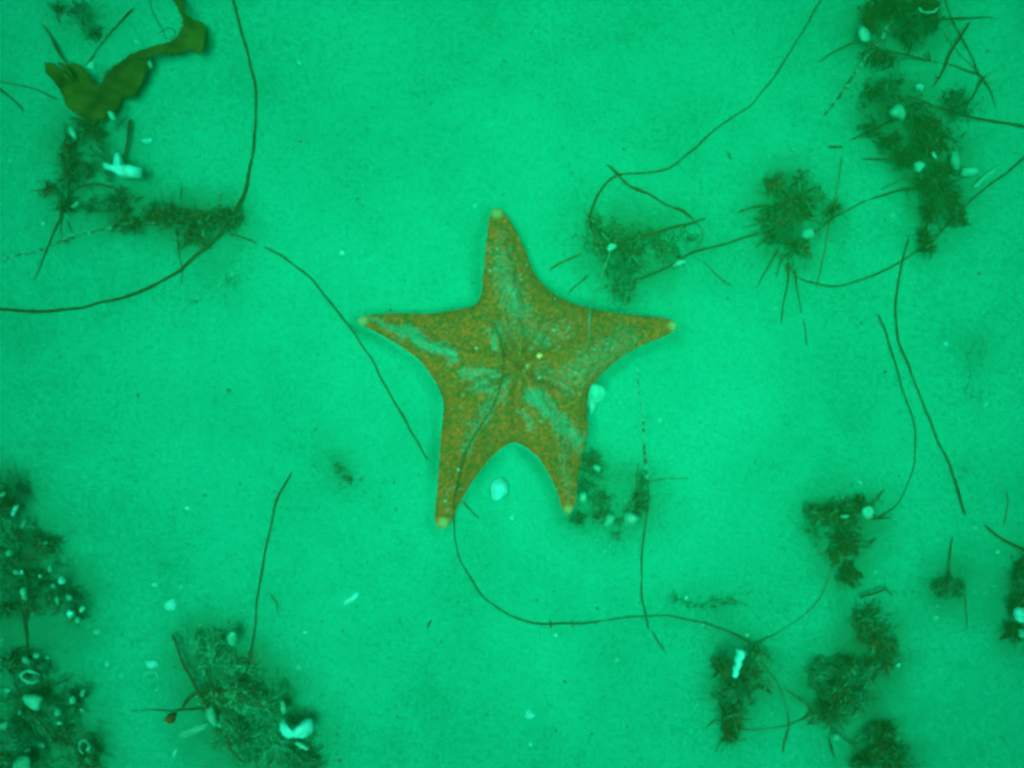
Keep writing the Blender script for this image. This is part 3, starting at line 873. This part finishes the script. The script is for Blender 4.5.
# shallow moat added round the sea star to deepen the contact shade at its edge
bx_, by_ = verts[:, 0] / S + 512, 384 - verts[:, 1] / S
win = np.nonzero((np.abs(bx_ - 518) < 190) & (np.abs(by_ - 368) < 190))[0]
dmin = np.full(len(win), 1e9)
for q in out:
    dmin = np.minimum(dmin, np.hypot(bx_[win] - q[0], by_[win] - q[1]))
amp = 0.0055 * (.45 + 1.1 * vnoise(verts[win, 0], verts[win, 1], 40, 2))
new_z = verts[:, 2].copy()
new_z[win] -= amp * np.exp(-(dmin / 7.5) ** 2)
co_ = verts.copy()
co_[:, 2] = new_z
bed.data.vertices.foreach_set("co", co_.astype(np.float32).ravel())
bed.data.update()

# dark organic silt and the weed's soft shade, painted into the sand round it
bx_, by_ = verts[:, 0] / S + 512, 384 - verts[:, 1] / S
silt_shade = np.zeros(len(verts))
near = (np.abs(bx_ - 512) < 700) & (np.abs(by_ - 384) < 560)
for (b, w_) in SILT_SHADE_SPOTS:
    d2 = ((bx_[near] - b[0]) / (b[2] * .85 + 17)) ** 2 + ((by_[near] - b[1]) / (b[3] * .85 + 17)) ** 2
    silt_shade[near] += .62 * w_ * min(b[4], 1.2) * np.exp(-d2)
silt_shade = 1 - np.exp(-silt_shade * (.55 + .9 * vnoise(verts[:, 0], verts[:, 1], 85, 5)))
bed_cols = np.repeat(silt_shade[:, None], 3, 1)
color_attr(bed.data, "silt_shade", bed_cols)

# ------------------------------------------------------------------ kelp
def blade_mesh(poly, zfun, thick=0.0008):
    o = catmull(poly, 2.0, True)
    o = o + np.random.default_rng(len(poly)).normal(0, .55, o.shape)
    o[:, 0] += 3.0 * (vnoise(o[:, 0] * S, o[:, 1] * S, 170, 2) - .5)
    o[:, 1] += 3.0 * (vnoise(o[:, 0] * S, o[:, 1] * S, 170, 5) - .5)
    x0, y0 = o.min(0)
    x1, y1 = o.max(0)
    a, b = np.meshgrid(np.arange(x0, x1, 3.0), np.arange(y0, y1, 3.0))
    a, b = a.ravel() + RNG.uniform(-.5, .5, a.size), b.ravel() + RNG.uniform(-.5, .5, b.size)
    ins = inside(o, a, b)
    dmin = np.min(np.hypot(a[:, None] - o[None, :, 0], b[:, None] - o[None, :, 1]), 1)
    k = ins & (dmin > 1.5)
    pts = np.concatenate([o, np.stack([a[k], b[k]], 1)])
    r = delaunay_2d_cdt([Vector(p) for p in pts], [], [list(range(len(o)))], 1, 1e-5)
    v = np.array([tuple(q) for q in r[0]])
    fs = [tuple(f) for f in r[2]]
    z = zfun(v[:, 0], v[:, 1])
    X, Y = w2(v[:, 0], v[:, 1], z)
    up = np.stack([X, Y, z], 1)
    f0 = fs[0]
    if np.cross(up[f0[1]] - up[f0[0]], up[f0[2]] - up[f0[0]])[2] < 0:
        fs = [tuple(reversed(f)) for f in fs]
    lo = up - np.array([0, 0, thick])
    n = len(v)
    es = set()
    for f in fs:
        for i in range(len(f)):
            es.add((f[i], f[(i + 1) % len(f)]))
    rim = [(b_, a_, a_ + n, b_ + n) for a_, b_ in es if (b_, a_) not in es]
    return mesh_np("blade", np.concatenate([up, lo]), fs + [tuple(i + n for i in reversed(f)) for f in fs] + rim)


KELP_LOW = [(91, 121), (78, 115), (66, 104), (61, 93), (55, 83), (47, 74), (45, 66), (53, 66), (62, 72), (66, 66), (74, 64), (84, 70), (91, 81), (98, 86), (103, 80), (108, 72), (117, 64),
            (129, 57), (142, 52), (149, 52), (148, 66), (142, 82), (136, 94), (130, 96), (124, 97), (116, 106), (105, 116)]
KELP_UP = [(128, 58), (142, 51), (156, 46), (171, 41), (180, 33), (183, 24), (180, 11), (174, 0), (168, -14), (178, -14), (183, 4), (189, 16), (195, 22), (205, 25), (204, 40), (201, 53), (190, 50), (172, 54), (152, 55), (140, 58)]


def kz(base, amp, ph):
    def f(px, py):
        x, y = w2(px, py)
        return sand_z(x, y) + base + amp * (np.sin(px * 0.13 + py * 0.09 + ph) + .6 * np.sin(py * 0.24 - px * .12 + ph * 2)) + amp * .8 * vnoise(x, y, 90, 6)
    return f


kelp = bpy.data.objects.new("kelp_frond", None)
COL.objects.link(kelp)
kxx, kyy = w2(110, 95)
kelp.location = (float(kxx), float(kyy), float(sand_z(kxx, kyy)))
bpy.context.view_layer.update()
tag(kelp, "torn olive green kelp frond with a broad blade narrowing to a ribbon", "kelp")
lo_ = link("blade", blade_mesh(KELP_LOW, kz(0.0062, 0.0026, 0.4)), M_KELP, kelp)
lo_["label"] = "broad ragged lower blade"
up_ = link("blade", blade_mesh(KELP_UP, kz(0.0085, 0.0022, 2.0)), M_KELP, kelp)
up_["label"] = "narrow ribbon with a flared square end"
for pts in ([(44, 63, 7), (54, 66, 9), (64, 74, 11), (70, 80, 11)], [(58, 62, 8), (66, 68, 10), (72, 76, 11)]):
    link("torn_strip", tube_mesh("torn_strip", pts, 1.8, 2.4, flat=.3), M_KELP, kelp)

# ------------------------------------------------------------------ shells
def place(px, py, lift=0.0):
    z = float(surf_z(px, py)) + lift * .001
    x, y = w2(px, py, z)
    return float(x), float(y), z


def valve(px, py, w, h, ang, lift=0.0, seed=0, cup=False, ribs=9, hgt=None, irregular=.09):
    """half a bivalve shell: ribbed dome with a beak at one end, with thickness; w, h in pixels"""
    x, y, z = place(px, py, lift)
    g = np.random.default_rng(seed)
    ns, nr = 30, 7
    rx, ry = w * S / 2, h * S / 2
    hg = (min(rx, ry) * 0.65) if hgt is None else hgt * .001
    ph = g.uniform(0, 6.28, 3)
    V = []
    for layer in (0, 1):
        sc = 1.0 if layer == 0 else 0.86
        for k in range(nr + 1):
            t = k / nr
            for s in range(ns):
                a = 2 * math.pi * s / ns
                beak = 1 - 0.30 * max(0, math.sin(a)) ** 2
                irr = 1 + irregular * (math.sin(2 * a + ph[0]) + math.sin(3 * a + ph[1]) * .7 + math.sin(6 * a + ph[2]) * .3)
                lx = rx * t * sc * math.cos(a) * irr * (beak if math.sin(a) > 0 else 1)
                ly = ry * t * sc * math.sin(a) * irr + ry * 0.25 * (1 - t)
                zz = hg * (1 - t ** 2.2) * sc + (0.03 * hg * math.cos(ribs * a * 2) * t)
                if cup:
                    zz = hg * (t ** 2.2) * 0.8 + (0.15 * hg if layer == 0 else 0.0)
                V.append((lx, ly, zz))
    V = np.array(V)
    c, s_ = math.cos(ang), math.sin(ang)
    V = np.stack([x + c * V[:, 0] - s_ * V[:, 1], y + s_ * V[:, 0] + c * V[:, 1], z + V[:, 2] - .0002], 1)
    F = []
    n1 = (nr + 1) * ns
    for layer in (0, 1):
        for k in range(nr):
            for s in range(ns):
                a, b = layer * n1 + k * ns + s, layer * n1 + k * ns + (s + 1) % ns
                q = (a, a + ns, b + ns, b)
                F.append(q if layer == 0 else tuple(reversed(q)))
    for s in range(ns):
        a, b = nr * ns + s, nr * ns + (s + 1) % ns
        F.append((a, a + n1, b + n1, b))
    return mesh_np("valve", V, F)


def chip(px, py, w, h, ang, lift=0.0, seed=0, thick=None, poly=None):
    """broken flake of shell: irregular outline, curved plate with rounded edge"""
    x, y, z = place(px, py, lift)
    g = np.random.default_rng(seed)
    n = int(g.integers(6, 10))
    if poly is None:
        a = np.linspace(0, 2 * math.pi, n, endpoint=False)
        rr = 1.05 + g.uniform(-.32, .25, n)
        o = np.stack([np.cos(a) * rr * w / 2, np.sin(a) * rr * h / 2], 1)
    else:
        o = np.array(poly, float)
        o[:, 1] *= -1
        o = catmull(o, 3.5, True) + g.normal(0, .45, (len(catmull(o, 3.5, True)), 2))
        n = len(o)
    th = (min(w, h) * .38 if thick is None else thick) * S
    curve = g.uniform(.1, .35)
    rings = []
    for sc, zz in ((1.0, -.15), (1.0, .25), (.86, .62), (.5, .9)):
        q = o * sc
        rings.append(np.stack([q[:, 0] * S, q[:, 1] * S, th * (zz + curve * (1 - sc)) + 0 * q[:, 0]], 1))
    V = np.concatenate(rings + [np.array([[o[:, 0].mean() * S * .5, o[:, 1].mean() * S * .5, th]])])
    c, s_ = math.cos(ang), math.sin(ang)
    V = np.stack([x + c * V[:, 0] - s_ * V[:, 1], y + s_ * V[:, 0] + c * V[:, 1], z + V[:, 2]], 1)
    F = []
    for k in range(3):
        for s in range(n):
            a_, b_ = k * n + s, k * n + (s + 1) % n
            F.append((a_, b_, b_ + n, a_ + n))
    for s in range(n):
        F.append((3 * n + s, 3 * n + (s + 1) % n, 4 * n))
    F.append(tuple(reversed(range(n))))
    return mesh_np("flake", V, F, poly is not None)


def turret(p0, p1, r, lift=0.0, whorls=4):
    """spired snail lying on its side, from apex p0 to mouth p1 (pixels), r the mouth radius in pixels"""
    z = float(surf_z((p0[0] + p1[0]) / 2, (p0[1] + p1[1]) / 2)) + lift * .001
    n, ns = whorls * 8 + 1, 16
    V = []
    a0, a1 = np.array(p0, float), np.array(p1, float)
    d = (a1 - a0) / np.linalg.norm(a1 - a0)
    nrm = np.array([-d[1], d[0]])
    for k in range(n):
        t = k / (n - 1)
        for s in range(ns):
            a = 2 * math.pi * s / ns
            w = (t * whorls + a / (2 * math.pi)) % 1.0
            rad = r * (0.50 + 0.50 * t) * (0.45 + 0.55 * math.sqrt(max(0, math.sin(math.pi * w)))) * (0.35 if k in (0, n - 1) else 1)
            c = a0 + (a1 - a0) * t + nrm * rad * math.cos(a)
            x, y = w2(c[0], c[1], z)
            V.append((float(x), float(y), z + r * S * .75 + rad * S * math.sin(a)))
    F = []
    for k in range(n - 1):
        for s in range(ns):
            a_, b_ = k * ns + s, k * ns + (s + 1) % ns
            F.append((a_, b_, b_ + ns, a_ + ns))
    F.append(tuple(reversed(range(ns))))
    F.append(tuple((n - 1) * ns + s for s in range(ns)))
    return mesh_np("turret", V, F)


def coil(px, py, r, lift=0.0, turns=1.6, ang=0.0, tube=0.42):
    """coiled snail or curled shell seen from above: a growing spiral tube"""
    x, y, z = place(px, py, lift)
    n, ns = int(turns * 22), 12
    V = []
    for k in range(n):
        t = k / (n - 1)
        a = ang + turns * 2 * math.pi * t
        R = r * S * (0.10 + 0.58 * t)
        tr = r * S * tube * (0.25 + 0.75 * t) * (0.6 if k == n - 1 else 1)
        for s in range(ns):
            b = 2 * math.pi * s / ns
            q = R + tr * math.cos(b)
            V.append((x + q * math.cos(a), y + q * math.sin(a), z + r * S * tube * (.8 + .5 * (1 - t)) + tr * math.sin(b)))
    F = []
    for k in range(n - 1):
        for s in range(ns):
            a_, b_ = k * ns + s, k * ns + (s + 1) % ns
            F.append((a_, a_ + ns, b_ + ns, b_))
    F.append(tuple(range(ns)))
    F.append(tuple(reversed([(n - 1) * ns + s for s in range(ns)])))
    return mesh_np("coil", V, F)


def arc(px, py, rx, ry, a0, a1, r, lift=0.0):
    """broken rim of a shell, an arc of rounded ridge"""
    pts = [(px + rx * math.cos(math.radians(a)), py - ry * math.sin(math.radians(a)), lift) for a in np.linspace(a0, a1, 9)]
    return tube_mesh("rim", pts, r, r * .55, flat=.9, jitter=.28, seed=int(px + py))


def shell(name, label, mesh, mat=None, cat="shell", group=None):
    return tag(link(name, mesh, mat or M_WHITE), label, cat, group)


shell("bone_shell", "large white bone-like shell fragment with a nub, on seaweed below the kelp",
      chip(123, 172, 36, 16, 0, 13, 1, 7, [(-18, -9), (-10, -7), (-8, -12), (-7, -18), (-2, -19), (0, -12), (2, -7), (10, -6), (17, -4), (19, 1), (17, 6), (8, 6), (0, 6), (-6, 3), (-11, -1), (-18, -3)]))
shell("shell_flake", "thin white flake on bare sand beside the dark stubby stick", chip(147, 141, 10, 5, .15, 0, 2))
shell("shell_pebble", "pale pebble-shaped shell at the kelp's notch by the straight stick", chip(92, 66, 11, 8, .3, 14, 3), M_DULL)
shell("shell_flake", "narrow pale flake at the foot of the kelp's ribbon", chip(150, 64, 4, 10, .3, 6, 4), M_DULL)
shell("shell_sliver", "pale curved sliver in the seaweed at the kelp's bottom edge", chip(112, 116, 6, 13, .7, 12, 5), M_DULL)
shell("shell_sliver", "narrow pale sliver on the outer side of the seaweed under kelp", chip(73, 133, 5, 15, .5, 10, 6), M_DULL)
shell("shell_sliver", "pale slip of shell below the reddish bent stem", chip(75, 205, 8, 4, .7, 7, 7), M_DULL)
shell("bivalve_shell", "bright white oval bivalve shell between the star's two lower arms", valve(499, 489, 18, 27, -.5, 0, 8, hgt=5))
shell("broken_bivalve", "translucent pale half shell tucked against the star's right flank", valve(596, 393, 18, 17, .2, 4, 9, cup=True, hgt=4), M_DULL)
shell("shell_wedge", "pale wedge-shaped shell just under the translucent half shell", chip(593, 404, 13, 20, 0, 1, 10, 5, [(-7, -8), (0, -9), (6, -6), (4, 2), (0, 10), (-3, 8), (-5, 0)]), M_DULL)
shell("oval_shell", "smooth pale oval shell beside the white-flecked slanting stick", valve(864, 34, 12, 18, .45, 8, 11, irregular=.02), M_DULL)
shell("shell_bead", "tiny bright bead of shell above the long nearly level stalk", chip(919, 87, 7, 7, 0, 8, 12))
shell("shell_shard", "silty pale shard in the middle of the leafy debris", chip(897, 112, 12, 16, .4, 17, 13), M_FAINT)
shell("shell_shard", "tall silty shard standing by the hanging tail of debris", chip(955, 161, 9, 18, .1, 6, 14), M_FAINT)
shell("shell_slab", "white slab of shell beside the tall silty shard", chip(968, 172, 17, 10, .2, 4, 15), M_DULL)
shell("shell_shard", "pale shard among stems at the top of the hanging tail", chip(919, 166, 12, 9, .2, 17, 16), M_DULL)
shell("shell_flake", "small tilted flake on the debris above the pale shard among stems", chip(934, 155, 3, 8, .5, 18, 17), M_DULL)
shell("shell_shard", "pale pointed shard at the joint of bent stem and stick", chip(993, 78, 16, 7, .25, 1, 18), M_FAINT)
shell("shell_ring", "broken pale ring of shell on top of the dark brushy clump", arc(928, 5, 10, 8, 200, 340, 1.8, 22), M_DULL)
shell("bead_snail", "small round pale snail shell on the shrubby tuft", coil(867, 511, 6.5, 17, 1.8, .4, .5), M_DULL, "snail shell")
shell("shell_flake", "small dull flake in the shrubby tuft next to the bead snail", chip(845, 516, 8, 4, 0, 17, 19), M_FAINT)
shell("turret_snail", "white banded turret snail shell on the upright shaggy tuft", turret((733, 676), (740, 648), 5.8, 15, 3), None, "snail shell")
shell("shell_disc", "white round shell disc alone on sand below the star", valve(530, 714, 10, 11, .4, 0, 20, hgt=2.5))
shell("shell_flake", "jagged white flake on open sand between the star and the silted mound", chip(352, 598, 17, 7, .55, 0, 21))
shell("shell_disc", "round white shell disc above the pair of small shells", valve(171, 605, 13, 13, 1.0, 0, 22, hgt=2.5))
shell("fan_shell", "small pale fan-shaped shell above the hooked shell rim", valve(152, 664, 15, 9, 3.1, 0, 23, hgt=2))
shell("hooked_shell", "pale hooked rim of a broken shell below the small fan-shaped shell", arc(151, 682, 9, 10, -60, 150, 1.4, 0), M_DULL)
shell("curled_shell", "big white curled shell on the side of the silted seaweed mound",
      chip(297, 729, 34, 20, 0, 12, 24, 8, [(-17, -4), (-13, -10), (-8, -6), (-4, -2), (2, -6), (8, -11), (15, -9), (17, -3), (14, 4), (8, 8), (0, 6), (-7, 8), (-14, 5)]))
shell("shell_sliver", "pale sliver lying just under the big white curled shell", chip(303, 746, 18, 5, -.6, 10, 25), M_DULL)
shell("shell_flake", "dull upright flake above the big white curled shell", chip(284, 708, 6, 13, .1, 9, 26), M_FAINT)
shell("triangle_shell", "triangular white shell on the broad weedy bank", chip(34, 702, 20, 15, 0, 12, 27, 5, [(-11, -5), (-2, -8), (8, -6), (9, -2), (5, 8), (1, 7), (-6, 2)]), M_DULL)
shell("shell_ring", "pale broken ring of shell above the triangular white shell", arc(30, 677, 10, 6, 30, 330, 2.2, 8), M_DULL)
shell("shell_ring", "small upright ring of shell at the outer foot of the broad weedy bank", arc(84, 747, 5, 7, -40, 260, 1.6, 11), M_DULL)
shell("shell_heap", "silty rounded shell half buried low in the broad weedy bank", valve(22, 764, 22, 16, .4, 14, 28), M_FAINT)
shell("shell_flake", "dull curved flake near the edge of the broad weedy bank", chip(58, 712, 8, 10, .4, 8, 29), M_FAINT)
shell("shell_bit", "bright white bit at the outer corner of the littered dark bank", chip(72, 613, 9, 9, .3, 8, 30))
shell("shell_flake", "long pale flake standing in the littered dark bank", chip(24, 594, 7, 14, .1, 12, 31), M_DULL)
shell("shell_piece", "white rounded piece of shell on the fan-shaped debris", chip(1021, 614, 12, 16, .3, 8, 32))
shell("shell_piece", "smaller pale shell piece beside the white rounded one on fan-shaped debris", chip(1022, 633, 9, 9, .3, 6, 33), M_DULL)
shell("shell_plate", "faint silty plate of shell high on the silted mound", valve(232, 638, 11, 16, .1, 11, 34), M_FAINT)
shell("shell_flake", "bright little flake above the faint silty plate on the silted mound", chip(233, 634, 7, 4, .1, 15, 35), M_DULL)
shell("shell_shard", "pale triangular shard where the level twig meets the silted mound", chip(212, 716, 9, 20, .3, 6, 36), M_FAINT)
shell("silted_strip", "long silty pale strip of shell below the level twig", chip(192, 730, 34, 9, .45, 0, 37, 2.5), M_FAINT)
shell("shell_sliver", "slim white sliver on sand below the long silty strip", chip(175, 753, 3, 10, -.4, 0, 38))
shell("shell_shard", "pale shard in the loose weed by the star's lower right arm", chip(597, 468, 8, 8, .2, 4, 39), M_FAINT)
shell("shell_shard", "pale curved shard below the loose weed near arm tip", chip(609, 520, 8, 16, -.5, 2, 40), M_FAINT)
shell("shell_shard", "rounded silty shard beside the small sprig", chip(631, 518, 16, 13, .2, 1, 41), M_FAINT)
shell("shell_shard", "silty shard right at the outer edge of star's lower right arm", chip(583, 497, 10, 10, .2, 4, 42), M_FAINT)
shell("shell_shard", "small pale patch of shell in the netlike clump's middle", chip(612, 247, 12, 6, .5, 15, 43), M_DULL)
shell("shell_shard", "pale flattened shard on the edge of netlike clump by the straight blade", chip(679, 263, 16, 5, .35, 3, 44), M_DULL)
shell("shell_shard", "pale shard in the bristly clump's lower side", chip(808, 234, 11, 10, .2, 12, 45), M_FAINT)
shell("shell_bit", "small white bit low on the round fluffy tuft", chip(836, 737, 7, 6, .2, 6, 46), M_DULL)
G = "small pale chips in the littered bank"
for k, (a, b, w, h) in enumerate([(58, 600, 5, 8), (82, 609, 7, 4), (78, 620, 6, 6), (46, 543, 4, 4), (62, 581, 8, 7), (54, 586, 5, 5), (16, 572, 6, 5), (10, 553, 8, 8), (50, 569, 6, 4), (15, 510, 5, 12),
                                    (3, 494, 8, 4), (69, 597, 6, 6), (24, 524, 4, 10), (40, 576, 4, 4), (22, 572, 5, 4)]):
    shell("shell_chip", "small pale shell chip in the littered dark bank of weed", chip(a, b, w, h, k, 9, 60 + k), (M_FAINT, M_DULL, M_FAINT, M_DULL, M_WHITE)[k % 5], "shell chip", G)
G = "pale chips in the broad weedy bank"
for k, (a, b, w, h) in enumerate([(37, 655, 8, 5), (26, 660, 7, 9), (48, 657, 4, 4), (83, 693, 5, 9), (73, 700, 7, 7), (20, 713, 5, 4), (8, 690, 6, 5), (4, 725, 10, 8), (60, 723, 4, 6), (42, 745, 6, 4), (28, 752, 8, 6)]):
    shell("shell_chip", "pale shell chip in the broad weedy bank around the triangular shell", chip(a, b, w, h, k, 9, 80 + k), M_FAINT if k % 2 else M_DULL, "shell chip", G)
G = "tiny chips on bare sand"
for k, (a, b, w) in enumerate([(97, 631, 7), (107, 664, 5), (122, 676, 5), (82, 710, 4), (352, 600, 4), (305, 632, 4), (299, 667, 5), (556, 635, 4), (672, 660, 4), (747, 635, 4), (703, 625, 4), (686, 598, 4), (677, 715, 4),
                               (530, 745, 4), (437, 155, 4), (299, 63, 4), (620, 403, 4), (660, 420, 4), (893, 214, 5), (945, 344, 5), (986, 404, 6), (860, 482, 4), (975, 528, 5), (998, 552, 4), (936, 618, 5), (898, 665, 5),
                               (232, 274, 4), (43, 224, 4), (10, 161, 4), (188, 508, 5), (181, 587, 5), (155, 585, 6), (475, 206, 4), (512, 518, 4), (617, 660, 6), (890, 735, 6), (136, 42, 5), (342, 253, 6), (205, 23, 4)]):
    shell("shell_chip", "tiny white shell chip lying alone on bare sand", chip(a, b, w, w * .75, k * 1.3, 0, 100 + k), M_WHITE if k % 2 else M_DULL, "shell chip", G)

# ------------------------------------------------------------------ grit and crumbs nobody could count
def scatter(name, n, seed, size, mat, kind, hfac=.6, colour=None):
    g = np.random.default_rng(seed)
    px, py = g.uniform(-40, 1064, n), g.uniform(-40, 808, n)
    V, F = [], []
    for k in range(n):
        r = size[0] + (size[1] - size[0]) * g.random() ** 3
        x, y = w2(px[k], py[k])
        z = float(surf_z(px[k], py[k]))
        el = g.uniform(.5, 1.0)
        an = g.uniform(0, 3.14)
        b = len(V)
        V.append((x, y, z + r * S * hfac))
        for s in range(6):
            a = s * math.pi / 3
            q = r * S * g.uniform(.75, 1.2)
            lx, ly = q * math.cos(a), q * el * math.sin(a)
            V.append((x + lx * math.cos(an) - ly * math.sin(an), y + lx * math.sin(an) + ly * math.cos(an), z - .0002))
            F.append((b, b + 1 + s, b + 1 + (s + 1) % 6))
    o = link(name, mesh_np(name, V, F), mat)
    o["kind"] = kind
    return o


o = scatter("shell_grit", 1500, 5, (0.4, 1.7), M_DULL, "stuff")
tag(o, "fine pale shell grit strewn over the sand", "grit")
o = scatter("weed_crumbs", 1100, 6, (0.4, 2.2), M_THIN, "stuff", .4)
tag(o, "tiny dark crumbs of weed strewn over the sand", "weed crumbs")

# ------------------------------------------------------------------ the sea water around everything
def water():
    z0, z1, h = -1.1, D + 0.04, 70.0
    v = [(-h, -h, z0), (h, -h, z0), (h, h, z0), (-h, h, z0), (-h, -h, z1), (h, -h, z1), (h, h, z1), (-h, h, z1)]
    f = [(3, 2, 1, 0), (4, 5, 6, 7), (0, 1, 5, 4), (1, 2, 6, 5), (2, 3, 7, 6), (3, 0, 4, 7)]
    m = bpy.data.materials.new("green_sea_water")
    m.use_nodes = True
    nt = m.node_tree
    nt.nodes.remove(nt.nodes["Principled BSDF"])
    pv = node(nt, "ShaderNodeVolumePrincipled", Density=0.016, Anisotropy=-0.6)
    pv.inputs["Color"].default_value = (0.0, 0.90, 0.13, 1)
    pv.inputs["Absorption Color"].default_value = (1, 1, 1, 1)
    va = node(nt, "ShaderNodeVolumeAbsorption", Density=5.0)
    va.inputs["Color"].default_value = (0.08, 0.32, 0.228, 1)
    ad = nt.nodes.new("ShaderNodeAddShader")
    nt.links.new(pv.outputs[0], ad.inputs[0])
    nt.links.new(va.outputs[0], ad.inputs[1])
    nt.links.new(ad.outputs[0], nt.nodes["Material Output"].inputs["Volume"])
    o = link("water", mesh_np("water", v, f, False), m)
    o["kind"] = "structure"


water()
